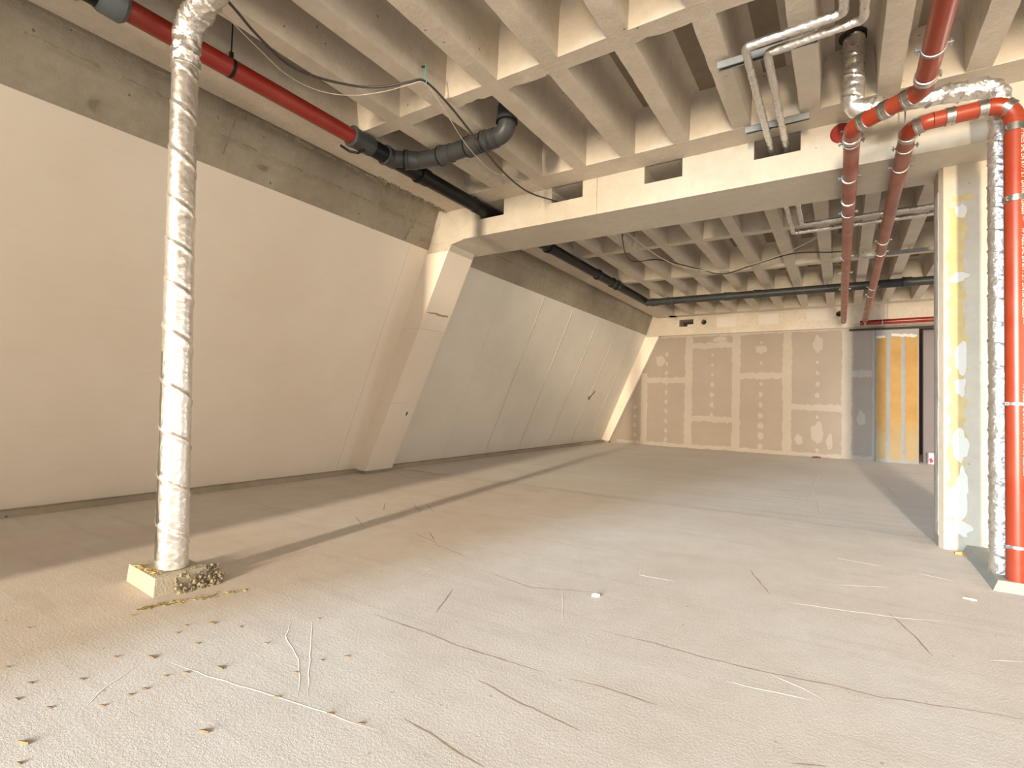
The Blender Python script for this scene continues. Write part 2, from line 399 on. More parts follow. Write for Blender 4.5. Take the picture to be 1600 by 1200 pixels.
# cold joints, honeycombed edge and scars of the concrete band
nb = Vector((0.73, 0, -1)).normalized(); nb = Vector((1, 0, -0.73)).normalized(); tb_ = Vector((0.73, 0, 1)).normalized()
for z, ya, yb, wd, sd in ((2.86, -1.0, 1.75, .016, 1), (2.80, 1.9, 4.3, .010, 2), (2.97, 1.95, 3.4, .022, 3), (2.985, 3.3, 4.3, .03, 4), (2.965, -1, 1.7, .012, 5), (2.82, 5.0, 12.0, .008, 6), (2.97, 5.2, 7.2, .02, 7)):
    n_ = max(6, int((yb - ya) / .5)); k0 = 0
    for k in range(n_):
        a_ = ya + (yb - ya) * (k + .08 * nzv(k, sd, 0)) / n_; c_ = ya + (yb - ya) * (k + .75 + .4 * nzv(k, sd, 5)) / n_
        ragged((xband(z), a_, z), (xband(z), c_, z), wd, nb, .0012, 16, 1.0, sd + k * .37).build('cold_joint', M_SCAR, wall)
for y, za, zb_ in ((1.98, 2.7, 2.96), (3.95, 2.62, 2.99)):
    ragged((xband(za), y, za), (xband(zb_), y, zb_), 0.012, nb, .0016, 16, 0.8, y).build('cold_joint', M_SCAR, wall)
for y, z, a_, c_ in ((1.98, 2.95, .05, .02), (3.5, 2.83, .03, .045), (2.3, 2.72, .03, .02), (0.7, 2.78, .03, .02), (4.15, 2.86, .02, .03), (4.2, 2.68, .02, .02), (3.0, 2.9, .03, .015), (1.2, 2.68, .025, .03)):
    blob((xband(z), y, z), a_, c_, (0, 1, 0), tb_, nb, .002, 14, .45, y * 3).build('scar', M_SCAR, wall)
# ragged kerb of bare concrete under the plaster
kb = MB(); n = 90; ring = []
for i in range(n + 1):
    y = -3.5 + 15.6 * i / n; j = 0.012 * nzv(y * 2.2, 0, 3)
    ring.append([(-5.0 + j, y, FZ - .02), (-5.0 + j, y, 0.018 + 0.006 * nzv(y * 4, 1, 1)), (-5.16, y, 0.03), (-5.16, y, FZ - .02)])
for a, b_ in zip(ring, ring[1:]): kb.prism(a, b_)
kb.build('base_kerb', M_BAND, wall)
def plaster_panel(y0, y1, mat, zb=0.004, zt=2.604):
    b = MB(); n = max(2, int((y1 - y0) / 0.12)); g = 0.0015
    def rag(y): return 0.006 * nzv(y * 7, 5, 0) + 0.008 * max(0, nzv(y * 2.3, 9, 0))
    for i in range(n):
        ya = y0 + g + (y1 - y0 - 2 * g) * i / n; yb = y0 + g + (y1 - y0 - 2 * g) * (i + 1) / n
        q = []
        for y in (ya, yb):
            z0 = zb + rag(y)
            q.append([(xw(z0), y, z0), (xw(zt), y, zt), (xw(zt) - .03, y, zt), (xw(z0) - .03, y, z0)])
        b.add(q[0] + q[1], [(0, 1, 5, 4), (1, 2, 6, 5), (3, 0, 4, 7)] + ([(3, 2, 1, 0)] if i == 0 else []) + ([(4, 5, 6, 7)] if i == n - 1 else []))
    return b.build('plaster_panel', mat, wall)
for a, c in ((-3.6, 4.05), (4.05, 4.4)): plaster_panel(a, c, M_WHITE)
for a, c in ((4.7, 5.98), (5.98, 7.08), (7.08, 8.14), (8.14, 9.26), (9.26, 10.32), (10.32, 11.3), (11.3, 12.2)): plaster_panel(a, c, M_WHITE2)
# joints filled with a proud bead of plaster in the second bay
for y in (7.08, 8.14, 9.26, 10.32, 11.3):
    nrm = Vector((1, 0, -0.4215)).normalized()
    ragged((xw(0.1), y, 0.1), (xw(2.58), y, 2.58), 0.022, nrm, 0.004, 40, 0.45, y).build('joint_bead', M_PATCH, wall)
nrm = Vector((1, 0, -0.4215)).normalized(); tz = Vector((0.4215, 0, 1)).normalized()
blob((xw(1.04), 10.32, 1.04), 0.06, 0.05, (0, 1, 0), tz, nrm, 0.003, 12, 0.6, 2.2).build('broken_hole', M_DARK, wall)
ragged((xw(1.04), 10.34, 1.04), (xw(1.2), 10.50, 1.2), 0.03, nrm, 0.003, 8, 0.6, 4.4).build('wall_crack', M_DARK, wall)
# pilasters: a white plastered leg and a bare concrete head
def fpil(z): return -4.88 + 0.47 * z
def pilaster(y0, y1, w0=0.0):
    cuts = [0.01, 0.85, 1.72, 2.56]
    for i, (a, c) in enumerate(zip(cuts, cuts[1:])):
        r = [[(fpil(z), y, z) for y in (y0, y1)] for z in (a + .001, c - .001)]
        q0 = [(fpil(a), y0, a), (fpil(a), y1, a), (fpil(a) - .5, y1, a), (fpil(a) - .5, y0, a)]
        c_ = c - (.002 if i < 2 else 0)
        q1 = [(fpil(c_), y0, c_), (fpil(c_), y1, c_), (fpil(c_) - .6, y1, c_), (fpil(c_) - .6, y0, c_)]
        MB().prism(q0, q1).build('pilaster_block', M_WHITE, wall)
    a, c = 2.56, 3.05
    yh = y0 + .007
    q0 = [(fpil(a), yh, a), (fpil(a), y1, a), (fpil(a) - .6, y1, a), (fpil(a) - .6, yh, a)]
    q1 = [(fpil(c), yh, c), (fpil(c), y1, c), (fpil(c) - .6, y1, c), (fpil(c) - .6, yh, c)]
    MB().prism(q0, q1).build('pilaster_head', M_BEAM, wall)
    MB().box(-5.0, fpil(0) - .012, y0 + .012, y1 - .012, FZ - .02, 0.012).build('pilaster_foot', M_BAND, wall)
pilaster(4.33, 4.77); pilaster(12.1, 12.5)
ragged((fpil(1.9), 4.36, 1.9), (fpil(1.91), 4.72, 1.9), 0.02, (0.905, 0, -0.425), 0.001, 10, 0.6, 1.0).build('smear', M_CRACK, wall)
blob((fpil(0.72), 4.66, 0.72), 0.014, 0.03, (0, 1, 0), (0.425, 0, 0.905), (0.905, 0, -0.425), 0.002, 9, 0.4, 3).build('anchor_hole', M_DARK, wall)

# ------------------------------------------------------------------ setting: ribbed ceiling
ceil = tag(MB().box(-3.9, 4.6, -3.6, 16.0, 3.345, 3.6).build('ceiling', M_SOFF_SHADE), 'bare concrete ribbed ceiling with deep narrow coffers', 'ceiling', kind='structure')
PROF = [(0.0625, 3.0), (0.066, 3.06), (0.070, 3.14), (0.075, 3.22), (0.081, 3.28), (0.092, 3.312), (0.112, 3.334), (0.15, 3.346)]
def rib(x, y0, y1, name='rib', axis='y', hw=1.0, jag=0.003):
    step = 0.05; n = max(2, int((y1 - y0) / step)); rings = []
    pr = [(-a * hw if k else -a * hw, z) for k, (a, z) in enumerate(PROF[::-1])] + [(a * hw, z) for a, z in PROF]
    m = len(pr)
    vs = []
    for i in range(n + 1):
        y = y0 + (y1 - y0) * i / n
        for k, (a, z) in enumerate(pr):
            j = 0
            if z < 3.05:
                j = jag * nzv(y * 7, x * 3 + k, 2) + jag * 1.6 * min(0, nzv(y * 19, x * 5 + k, 8) + 0.15) * (1 if z == 3.0 else 0)
            aa = a + (j if a > 0 else -j); zz = z + (abs(j) * 0.9 if z == 3.0 else 0)
            vs.append((x + aa, y, zz) if axis == 'y' else (y, x + aa, zz))
    fs = [(i * m + k, (i + 1) * m + k, (i + 1) * m + k + 1, i * m + k + 1) for i in range(n) for k in range(m - 1)]
    return MB().add(vs, fs).build(name, M_CEIL, ceil, smooth=True)
XS = [-2.8525 + 0.4428 * i for i in range(17)]
for x in XS: rib(x, -2.95, 4.10)
for x in XS: rib(x, 5.15, 11.9)
for y in (-0.72, 1.0): rib(y, -3.3, 4.5, 'cross_rib', 'x')
rib(2.735, -3.3, 4.5, 'cross_rib', 'x', 1.0, 0.011)
for y in (6.63, 8.39, 10.12): rib(y, -3.3, 4.5, 'cross_rib', 'x', 1.0, 0.004)
def band(y0, y1, s0, s1):
    """solid strip of slab beside a beam; the coffer ends slope a little"""
    return MB().prism([(-3.4, y0 + s0, 3.0), (4.55, y0 + s0, 3.0), (4.55, y0, 3.35), (-3.4, y0, 3.35)],
                      [(-3.4, y1 + s1, 3.0), (4.55, y1 + s1, 3.0), (4.55, y1, 3.35), (-3.4, y1, 3.35)]).build('ceiling_band', M_CEIL, ceil)
band(4.01, 4.34, 0.05, 0); band(4.94, 5.27, 0, -0.05); band(11.8, 12.15, 0.05, 0)
MB().prism([(-3.72, -3.5, 3.0), (-3.235, -3.5, 3.0), (-3.265, -3.5, 3.35), (-3.72, -3.5, 3.35)],
           [(-3.72, 12.3, 3.0), (-3.235, 12.3, 3.0), (-3.265, 12.3, 3.35), (-3.72, 12.3, 3.35)]).build('edge_strip', M_CEIL, ceil)

# ------------------------------------------------------------------ setting: beams
beam = tag(holed_slab((-3.9, 4.6), (2.66, 3.36), 4.33, 4.95,
    [(-3.262, -2.95, 2.838, 3.0), (-2.39, -2.06, 2.85, 3.0), (-1.468, -1.141, 2.847, 3.0), (-0.59, -0.27, 2.855, 3.0)]).build('beam', M_BEAM),
    'deep concrete cross beam with square notches below the ribs, across mid room', 'beam', kind='structure')
# chamfered end where the beam lands on the pilaster
MB().prism([(-3.80, 4.335, 2.60), (-3.45, 4.335, 2.662), (-3.45, 4.335, 3.05), (-3.80, 4.335, 3.05)], [(-3.80, 4.80, 2.60), (-3.40, 4.93, 2.662), (-3.40, 4.93, 3.05), (-3.80, 4.80, 3.05)]).build('beam_end', M_BEAM, beam)
for x in (-1.915,):
    ragged((x, 4.33, 2.66), (x, 4.33, 3.0), 0.006, (0, -1, 0), 0.0012, 14, 0.4, 5).build('formwork_line', M_CRACK, beam)
beam2 = tag(holed_slab((-3.9, 4.6), (2.575, 3.36), 12.1, 12.7,
    [(-3.2, -2.88, 2.77, 2.93), (-2.72, -2.58, 2.78, 2.92), (-0.12, 0.02, 2.79, 2.93)]).build('beam', M_CEIL),
    'far concrete beam above the drywall, with white filled notches', 'beam', kind='structure')
for a, c, d, e in ((-2.37, -1.97, 2.71, 2.94), (-1.52, -1.13, 2.72, 2.95), (-0.63, -0.25, 2.74, 2.96)):
    r = lambda k: 0.012 * nzv(a * 3, k, 1)
    MB().prism([(a, 12.09, d + r(1)), (c, 12.09, d + r(2)), (c + r(5), 12.09, e), (a + r(6), 12.09, e)], [(a, 12.2, d), (c, 12.2, d), (c, 12.2, e), (a, 12.2, e)]).build('plaster_infill', M_PATCH, beam2)
MB().box(-3.02, -2.885, 12.13, 12.3, 2.77, 2.82).build('filler_piece', M_PATCH, beam2)
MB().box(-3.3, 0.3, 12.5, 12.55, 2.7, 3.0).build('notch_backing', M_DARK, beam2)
for x, z in ((-2.65, 2.85), (-0.05, 2.86)):
    n = 20; sq = []; ci = []; cb = []
    for k in range(n):
        a = 2 * PI * k / n; c, s_ = math.cos(a), math.sin(a); q = 0.071 / max(abs(c), abs(s_))
        sq.append((x + q * c, 12.1, z + q * s_)); ci.append((x + .058 * c, 12.1, z + .058 * s_)); cb.append((x + .058 * c, 12.3, z + .058 * s_))
    MB().add(sq + ci + cb, [(k, (k + 1) % n, n + (k + 1) % n, n + k) for k in range(n)] + [(n + k, n + (k + 1) % n, 2 * n + (k + 1) % n, 2 * n + k) for k in range(n)]).build('hole_collar', M_CEIL, beam2)
# ------------------------------------------------------------------ setting: front (behind the viewpoint), right wall
wf = tag(MB().box(-5.3, -2.87, -3.4, -3.0, -0.2, 3.4).build('wall_front', M_WHITE), 'white front wall beside the wide open glass front', 'wall', kind='structure')
MB().box(3.1, 4.6, -3.4, -3.0, -0.2, 3.4).build('wall_pier', M_WHITE, wf)
wr = MB(); wr.box(4.5, 4.75, -3.6, -1.8, -0.2, 3.4).box(4.5, 4.75, 3.6, 9.1, -0.2, 3.4).box(4.5, 4.75, -1.8, 3.6, -0.2, 0.4).box(4.5, 4.75, -1.8, 3.6, 2.6, 3.4).box(4.5, 4.75, 11.9, 16.0, -0.2, 3.4).box(4.5, 4.75, 9.1, 11.9, -0.2, 0.45).box(4.5, 4.75, 9.1, 11.9, 2.5, 3.4)  # the nearer opening is added to let the fill light in
tag(wr.build('wall_right', M_WHITE), 'white right wall with a far window opening and one opening added for fill light', 'wall', kind='structure')
# ------------------------------------------------------------------ setting: drywall at the back
YB = 12.2
def fl(z): return fpil(z) + 0.055
back = tag(MB().box(-5.2, 1.22, YB + .03, YB + .13, -0.2, 2.7).build('wall_back', M_BOARD), 'unpainted gypsum drywall with pale taped joints, at the far end', 'wall', kind='structure')
cols = [(-4.9, -4.03, []), (-4.03, -2.99, [1.53]), (-2.99, -1.97, [0.65, 2.32]), (-1.97, -0.97, [1.63]), (-0.97, 0.08, [0.97]), (0.08, 0.545, [1.66])]
for x0, x1, hz in cols:
    zs = [FZ - .01] + hz + [2.60]
    for z0, z1 in zip(zs, zs[1:]):
        g = 0.002
        def clip(x, z): return max(x, fl(z))
        pts = []
        zz0, zz1 = z0 + g, z1 - g
        xa, xb = x0 + g, x1 - g
        if fl(zz0) >= xb: continue
        zt = zz1 if fl(zz1) < xb else (xb - fl(0)) / 0.47
        pts = [(clip(xa, zz0), zz0), (xb, zz0), (xb, zt)]
        if clip(xa, zt) < xb - 1e-3: pts.append((clip(xa, zt), zt))
        if fl(zz0) < xa < fl(zt): pts.append((xa, (xa - fl(0)) / 0.47))
        MB().prism([(x, YB, z) for x, z in pts], [(x, YB + .028, z) for x, z in pts]).build('drywall_panel', M_BOARD, back)
NB = (0, -1, 0)
for x, zt in ((-4.03, 1.7), (-2.99, 2.56), (-1.97, 2.56), (-0.97, 2.56), (0.08, 2.56)):
    ragged((x, YB, 0.0), (x, YB, zt), 0.15 if x < -3 else 0.17, NB, 0.003, 46, 0.16, x).build('joint_tape', M_TAPE, back)
ragged((0.525, YB, 0.0), (0.525, YB, 2.56), 0.05, NB, 0.003, 40, 0.3, 8).build('joint_tape', M_TAPE, back)
for x0, x1, hz in cols[1:]:
    for z in hz:
        ragged((max(x0, fl(z)) + .05, YB, z), (x1 - .05, YB, z), 0.13, NB, 0.0035, 26, 0.3, z * 3).build('joint_tape', M_TAPE, back)
ragged((-4.7, YB, 0.02), (0.54, YB, 0.0), 0.08, NB, 0.0044, 90, 0.5, 3).build('joint_tape', M_TAPE, back)
ragged((-3.65, YB, 2.565), (0.54, YB, 2.565), 0.06, NB, 0.0050, 90, 0.5, 4).build('joint_tape', M_TAPE, back)
sp = MB(); k = 0
for x, zlo, zhi in ((-3.50, 0.12, 2.35), (-2.47, 0.75, 2.25), (-1.47, 0.1, 2.5), (-0.42, 0.1, 2.5), (-4.25, 0.2, 1.0)):
    z = zlo
    while z < zhi:
        k += 1; big = 1 + (1.5 * max(0, nzv(x * 3, z * 1.2, 2)) if x > -2.8 else 0.4)
        blob((x + .012 * nzv(k, 0, 0), YB, z), 0.028 * big, 0.036 * big, (1, 0, 0), (0, 0, 1), NB, 0.0056, 9, 0.3, k * .7, sp); z += 0.225 + .02 * nzv(k, 2, 0)
sp.build('screw_patches', M_TAPE, back, kind='stuff')
for x, z, r_, q in ((-0.42, 2.3, .09, .16), (-0.42, 0.45, .1, .2), (-0.75, 0.3, .07, .12), (-0.2, 0.28, .06, .14), (0.32, 0.8, .07, .14), (-1.47, 2.2, .1, .08), (-2.3, 2.45, .14, .06), (-3.65, 2.0, .11, .12)):
    blob((x, YB, z), r_, q, (1, 0, 0), (0, 0, 1), NB, 0.0062, 16, 0.25, x * 2 + z).build('filler_smear', M_TAPE, back)
# pier at the end of the drywall, with three yellow coated strips
MB().box(0.55, 1.205, YB - .02, YB + .4, FZ - .1, 2.60).build('pier', M_PIER, back, label='bare concrete pier with yellow coated strips')
for k, (a, c) in enumerate(((0.565, 0.715), (0.785, 0.945), (1.015, 1.195))):
    ragged(((a + c) / 2, YB - .02, 0.02), ((a + c) / 2, YB - .02, 2.36), c - a, NB, 0.004, 40, 0.05, k + 3).build('yellow_strip', M_YEL, back)
ragged((0.56, YB - .02, 2.375), (0.7, YB - .02, 2.37), 0.04, NB, 0.008, 10, 0.5, 31).build('filler_smear', M_PATCH, back)
ragged((0.80, YB - .02, 2.40), (1.18, YB - .02, 2.375), 0.05, NB, 0.008, 20, 0.5, 33).build('filler_smear', M_PATCH, back)
tag(MB().box(0.12, 2.6, 12.02, 12.1, 2.50, 2.53).build('trim_1', M_DARK), 'thin grey metal strip under the far red pipe', 'trim', kind='structure')
# dim room seen through the gap right of the pier
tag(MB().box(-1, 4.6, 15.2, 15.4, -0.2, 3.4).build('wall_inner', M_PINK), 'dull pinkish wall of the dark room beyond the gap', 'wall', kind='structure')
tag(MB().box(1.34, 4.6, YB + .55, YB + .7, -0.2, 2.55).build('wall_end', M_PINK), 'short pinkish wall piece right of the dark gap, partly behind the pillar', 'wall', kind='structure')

# ------------------------------------------------------------------ setting: pillar
pb = MB(); ch = 0.022
def oct_(z): return [(0.578 + ch, 4.66, z), (1.06, 4.66, z), (1.06, 4.92, z), (0.578, 4.92, z), (0.578, 4.66 + ch * 2, z)]
pillar = tag(pb.prism(oct_(FZ - .05), oct_(2.67)).build('pillar', M_PILLAR), 'bare concrete pillar with yellow paint streak and white filler patches', 'pillar', kind='structure')
NP = (0, -1, 0)
ragged((0.672, 4.66, 0.16), (0.672, 4.66, 2.36), 0.085, NP, 0.0018, 60, 0.35, 2).build('yellow_streak', M_YELP, pillar)
ragged((0.65, 4.66, 2.42), (0.76, 4.66, 2.42), 0.04, NP, 0.0024, 12, 0.4, 12).build('yellow_streak', M_YELP, pillar)
ragged((0.632, 4.66, 0.1), (0.626, 4.66, 1.1), 0.03, NP, 0.0012, 30, 0.5, 6).build('grey_streak', M_CURB, pillar)
for k, (x, z, r_, q) in enumerate(((.695, 2.33, .035, .045), (.685, 1.86, .045, .035), (.695, 1.30, .04, .10), (.69, 1.10, .03, .06), (.685, .70, .045, .11), (.675, .28, .05, .13), (.70, .45, .03, .09), (.69, .12, .06, .05))):
    blob((x, 4.66, z), r_, q, (1, 0, 0), (0, 0, 1), NP, 0.003 + .0006 * k, 18, 0.28, z * 3).build('filler_patch', M_PATCH, pillar)
ragged((0.578, 4.77, 0.05), (0.578, 4.77, 2.5), 0.14, (-1, 0, 0), 0.002, 60, 0.2, 17).build('filler_lightening_strip', M_PATCH, pillar)  # filler along the edge, widened full height to paint the shaded face lighter
for z in (0.3, 0.8, 1.4, 1.9):
    blob((0.578, 4.78, z), 0.05, 0.18, (0, 1, 0), (0, 0, 1), (-1, 0, 0), 0.0035, 14, 0.25, z).build('filler_patch', M_PATCH, pillar)

# ------------------------------------------------------------------ pipes
def clamp(parent, c, d, r, wide, mat=M_STEEL, name='coupling', bolt=True, rod=0):
    """band round a pipe at c with axis d; a bolt lug on its side; rod: threaded rod up to that height"""
    c = Vector(c); d = Vector(d).normalized(); b = MB()
    k = wide / 2
    b.tube([c - d * k, c - d * k * .9, c - d * k * .35, c - d * k * .3, c + d * k * .3, c + d * k * .35, c + d * k * .9, c + d * k], [r + .001, r + .005, r + .005, r + .0035, r + .0035, r + .005, r + .005, r + .001], 28)
    s_ = d.cross(Vector((0, 0, 1)))
    if s_.length < .3: s_ = Vector((-0.8, -0.6, 0))
    s_.normalize()
    if bolt:
        u = d.cross(s_).normalized()
        b.obox(c + s_ * (r + .008), s_ * .008, d * min(k * .8, .012), u * .007)
        b.tube([c + s_ * (r + .011) - u * .018, c + s_ * (r + .011) + u * .018], 0.0032, 8)
    o = b.build(name, mat, parent, smooth=True)
    if rod: MB().tube([c + Vector((0, 0, r)), Vector((c.x, c.y, rod))], 0.004, 8).build('threaded_rod', M_ZINC, o, smooth=True)
    return o
def ring_clamp(parent, c, d, r, side=1, rod=0):
    """slim two part pipe clamp with a screw wing"""
    c = Vector(c); d = Vector(d).normalized(); b = MB()
    b.tube([c - d * .009, c - d * .008, c + d * .008, c + d * .009], [r, r + .0035, r + .0035, r], 28)
    s_ = d.cross(Vector((0, 0, 1)))
    if s_.length < .3: s_ = Vector((-0.8, -0.6, 0))
    s_ = s_.normalized() * side; u = d.cross(s_).normalized()
    for q in (1, -1):
        b.obox(c + s_ * q * (r + .012), s_ * .012, d * .009, u * .003)
        b.tube([c + s_ * q * (r + .016) - u * .016, c + s_ * q * (r + .016) + u * .016], 0.0035, 8)
    o = b.build('pipe_clamp', M_ZINC, parent, smooth=True)
    if rod: MB().tube([c + Vector((0, 0, r)), Vector((c.x, c.y, rod))], 0.004, 8).build('threaded_rod', M_ZINC, o, smooth=True)
    return o
def run(parent, pts, r, R, mats, seg=24):
    """pipe run: one pipe_section per straight, one elbow per bend; returns the list of segments"""
    segs = fillet(pts, R, 10)
    for i, (kind, p) in enumerate(segs):
        m = mats(kind, i) if callable(mats) else mats
        MB().tube(p, r, seg).build('pipe_section' if kind == 'straight' else 'elbow', m, parent, smooth=True)
    return segs
RP = 0.046
# left red pipe: from behind the viewpoint, S-bend under the ceiling, then along the room to the back
def mA(kind, i): return M_RED if i < 5 else M_REDDUST
tA = thing('red_pipe', (0.04, 3.6, 2.6), 'dusty red pipe with S-bend, running under the beam, left of the two', 'pipe')
ptsA = [(0.35, -1.5, 2.6), (0.35, 3.36, 2.6), (0.045, 3.60, 2.6), (0.02, 11.30, 2.58)]
sA = run(tA, ptsA, RP, 0.11, lambda k, i: M_REDDUST if i == len(fillet(ptsA, .11, 10)) - 1 else M_RED)
dY = (0, 1, 0); dX = (-0.79, 0.61, 0)
clamp(tA, (0.35, 3.23, 2.6), dY, RP, .045); clamp(tA, (0.295, 3.403, 2.6), dX, RP, .045)
clamp(tA, (0.20, 3.478, 2.6), dX, RP, .05); clamp(tA, (0.10, 3.556, 2.6), dX, RP, .045); clamp(tA, (0.043, 3.74, 2.6), dY, RP, .04)
ring_clamp(tA, (0.35, 2.98, 2.6), dY, RP, 1, 3.32)
ring_clamp(tA, (0.043, 3.80, 2.6), dY, RP, 1)
for y in (4.37, 5.15, 6.63, 7.4, 8.39, 10.12): ring_clamp(tA, (0.04 - .02 * (y - 3.6) / 7.7, y, 2.597), dY, RP, 1, 0 if y == 7.4 else (2.66 if y < 4.9 else 3.0))
clamp(tA, (0.036, 4.85, 2.597), dY, RP, .03, bolt=False)
# right red pipe: riser beside the pillar, over to the left and away to the back
tB = thing('red_pipe', (0.80, 3.84, 0.018), 'red cast iron riser standing on a kerb beside the pillar, bending away under the beam', 'pipe')
ptsB = [(0.80, 3.84, 0.0175), (0.80, 3.84, 2.655), (0.335, 3.80, 2.625), (0.35, 11.25, 2.58)]
run(tB, ptsB, RP, 0.10, lambda k, i: M_REDDUST if i == 4 else M_RED)
dZ = (0, 0, 1)
clamp(tB, (0.80, 3.84, 2.50), dZ, RP, .045); clamp(tB, (0.772, 3.838, 2.624), (-1, 0, 1), RP, .045)
clamp(tB, (0.665, 3.828, 2.646), (-1, -.08, -.06), RP, .045); clamp(tB, (0.52, 3.816, 2.637), (-1, -.08, -.06), RP, .045)
clamp(tB, (0.385, 3.822, 2.628), (-1, .5, -.06), RP, .045); clamp(tB, (0.337, 3.93, 2.625), dY, RP, .045)
clamp(tB, (0.80, 3.84, 2.10), dZ, RP, .035)
for z in (0.97, 0.20): ring_clamp(tB, (0.80, 3.84, z), dZ, RP)
for y in (4.09, 4.40, 6.2, 6.63, 8.39, 8.9, 10.12): ring_clamp(tB, (0.336 + .0014 * (y - 3.8), y, 2.625 - .006 * (y - 3.8)), dY, RP, 1, 0 if y in (6.2, 8.9) else (2.66 if 4.3 < y < 4.9 else 3.0))
# print along the riser
def pipe_text(parent, body, ztop, size, ang, mat):
    cu = bpy.data.curves.new('print', 'FONT'); cu.body = body; cu.size = size; cu.resolution_u = 2
    tmp = bpy.data.objects.new('tmp_print', cu); COL.objects.link(tmp)
    dg = bpy.context.evaluated_depsgraph_get(); dg.update()
    me = bpy.data.meshes.new_from_object(tmp.evaluated_get(dg))
    vs = []
    for v in me.vertices:
        a = ang + (v.co.y - size * .35) / RP
        vs.append((0.80 + (RP + .0006) * math.cos(a), 3.84 + (RP + .0006) * math.sin(a), ztop - v.co.x))
    b = MB().add(vs, [tuple(p.vertices) for p in me.polygons])
    bpy.data.objects.remove(tmp); bpy.data.curves.remove(cu)
    o = b.build('printed_text', mat, parent, kind='stuff')
    return o
aT = math.atan2(-3.84, -0.80) + math.radians(46)
for zt in (2.72 - .02, 1.925, 1.075, 0.18): pipe_text(tB, 'FP PREIS SML EN 877 / 5.1  DN100 02250205 \u2014' if zt > .3 else 'FP PREIS SML', zt if zt < 2.4 else 2.49, 0.026, aT, M_TEXT)
# short red pipe along the far wall and the stubs where the two runs end
tC = thing('red_pipe', (0.4, 11.55, 2.56), 'short bright red pipe lying along the far beam above the yellow pier', 'pipe')
run(tC, [(0.28, 11.55, 2.57), (3.0, 11.55, 2.60)], 0.045, .1, M_REDDARK)
clamp(tC, (0.62, 11.55, 2.574), (1, 0, 0), .045, .02); clamp(tC, (0.36, 11.55, 2.571), (1, 0, 0), .045, .03)
for x in (0.7, 1.9): MB().tube([(x, 11.55, 2.6), (x, 11.55, 3.02)], 0.004, 8).build('threaded_rod', M_ZINC, tC)
tD = thing('pipe_stub', (-0.02, 4.33, 2.92), 'dark red round pipe plug set in the beam face behind the S-bend', 'pipe plug')
MB().tube([(-0.01, 4.335, 2.915), (-0.01, 4.318, 2.915), (-0.01, 4.31, 2.915)], [.072, .072, .064], 28).build('plug', M_REDDARK, tD, smooth=True)
MB().tube([(-0.01, 4.312, 2.915), (-0.01, 4.296, 2.915)], [.012, .008], 6).build('screw', M_ZINC, tD)

# left drain line: red pipe, black couplings, branch
LX, LZ = -3.19, 2.915
RR, RB = 0.057, 0.067
tR = thing('drain_pipe', (LX, 1.5, LZ), 'dark red drain pipe under the ceiling edge along the left wall', 'pipe')
MB().tube([(LX, 1.05, LZ), (LX, 2.60, LZ)], RR, 28).build('pipe_section', M_REDDARK, tR, smooth=True)
b = MB(); b.tube([(LX, 1.625, LZ), (LX, 1.645, LZ)], RR + .002, 24); b.box(LX - .01, LX + .01, 1.625, 1.645, LZ + .05, LZ + .10).box(LX - .003, LX + .003, 1.632, 1.638, LZ + .09, 3.345); b.build('pipe_hanger', M_BLACK, tR)
tK = thing('drain_fitting', (LX, 0.9, LZ), 'black pipe coupling with grey collars at the upper left end of the red drain pipe', 'pipe fitting')
MB().tube([(LX, 0.30, LZ), (LX, 1.06, LZ)], RB, 24).build('pipe_section', M_BLACK, tK, smooth=True)
for y0, y1 in ((0.955, 1.085), (0.78, 0.905)):
    MB().tube([(LX, y0, LZ), (LX, y0 + .02, LZ), (LX, y1 - .02, LZ), (LX, y1, LZ)], [RB + .004, RB + .014, RB + .018, RB + .002], 24).build('collar', M_GREYL, tK, smooth=True)
MB().tube([(LX, 0.5, LZ + .05), (LX, 0.5, 3.345)], .006, 8).build('threaded_rod', M_ZINC, tK)
tN = thing('drain_pipe', (LX, 3.2, LZ), 'black drain pipe with grey side branch, running from the red pipe through a notch', 'pipe')
MB().tube([(LX, 2.605, LZ), (LX, 9.62, LZ)], RB, 24).build('pipe_section', M_BLACK, tN, smooth=True)
for y0, y1, m in ((2.56, 2.76, M_GREY), (2.90, 3.02, M_GREY), (3.30, 3.42, M_BLACK), (7.3, 7.36, M_BLACK), (7.9, 8.0, M_BLACK), (8.1, 8.16, M_BLACK), (5.7, 5.8, M_BLACK)):
    MB().tube([(LX, y0, LZ), (LX, y0 + .005, LZ), (LX, y0 + .022, LZ), (LX, y0 + .027, LZ), (LX, y1, LZ)], [RB + .002, RB + .015, RB + .015, RB + .009, RB + .008], 28).build('socket', m, tN, smooth=True)
br = [(LX, 2.98, LZ), (LX + .17, 3.13, LZ), (LX + .42, 3.16, LZ), (-2.13, 3.13, LZ), (-2.13, 3.13, 3.35)]
for kind, p in fillet(br, .078, 10):
    MB().tube(p, RB, 24).build('branch_section' if kind == 'straight' else 'branch_elbow', M_GREY, tN, smooth=True)
for c, d in (((LX + .12, 3.09, LZ), (1, .8, 0)), ((LX + .45, 3.158, LZ), (1, 0, 0)), ((LX + .74, 3.147, LZ), (1, -.04, 0)), ((LX + .90, 3.14, LZ), (1, -.04, 0)), ((-2.13, 3.13, 3.055), (0, 0, 1))):
    c = Vector(c); d = Vector(d).normalized()
    MB().tube([c - d * .056, c - d * .05], RB + .0155, 28).build('seal_ring', M_BLACK, tN, smooth=True)
    MB().tube([c - d * .05, c - d * .045, c - d * .025, c - d * .02, c + d * .06], [RB + .002, RB + .014, RB + .014, RB + .008, RB + .006], 28).build('socket', M_GREY, tN, smooth=True)
MB().tube([(LX - .12, 2.56, LZ - .045), (LX - .085, 2.62, LZ - .075), (LX - .03, 2.66, LZ - .085), (LX + .04, 2.66, LZ - .08)], .010, 8).build('clamp_strap', M_BLACK, tN)
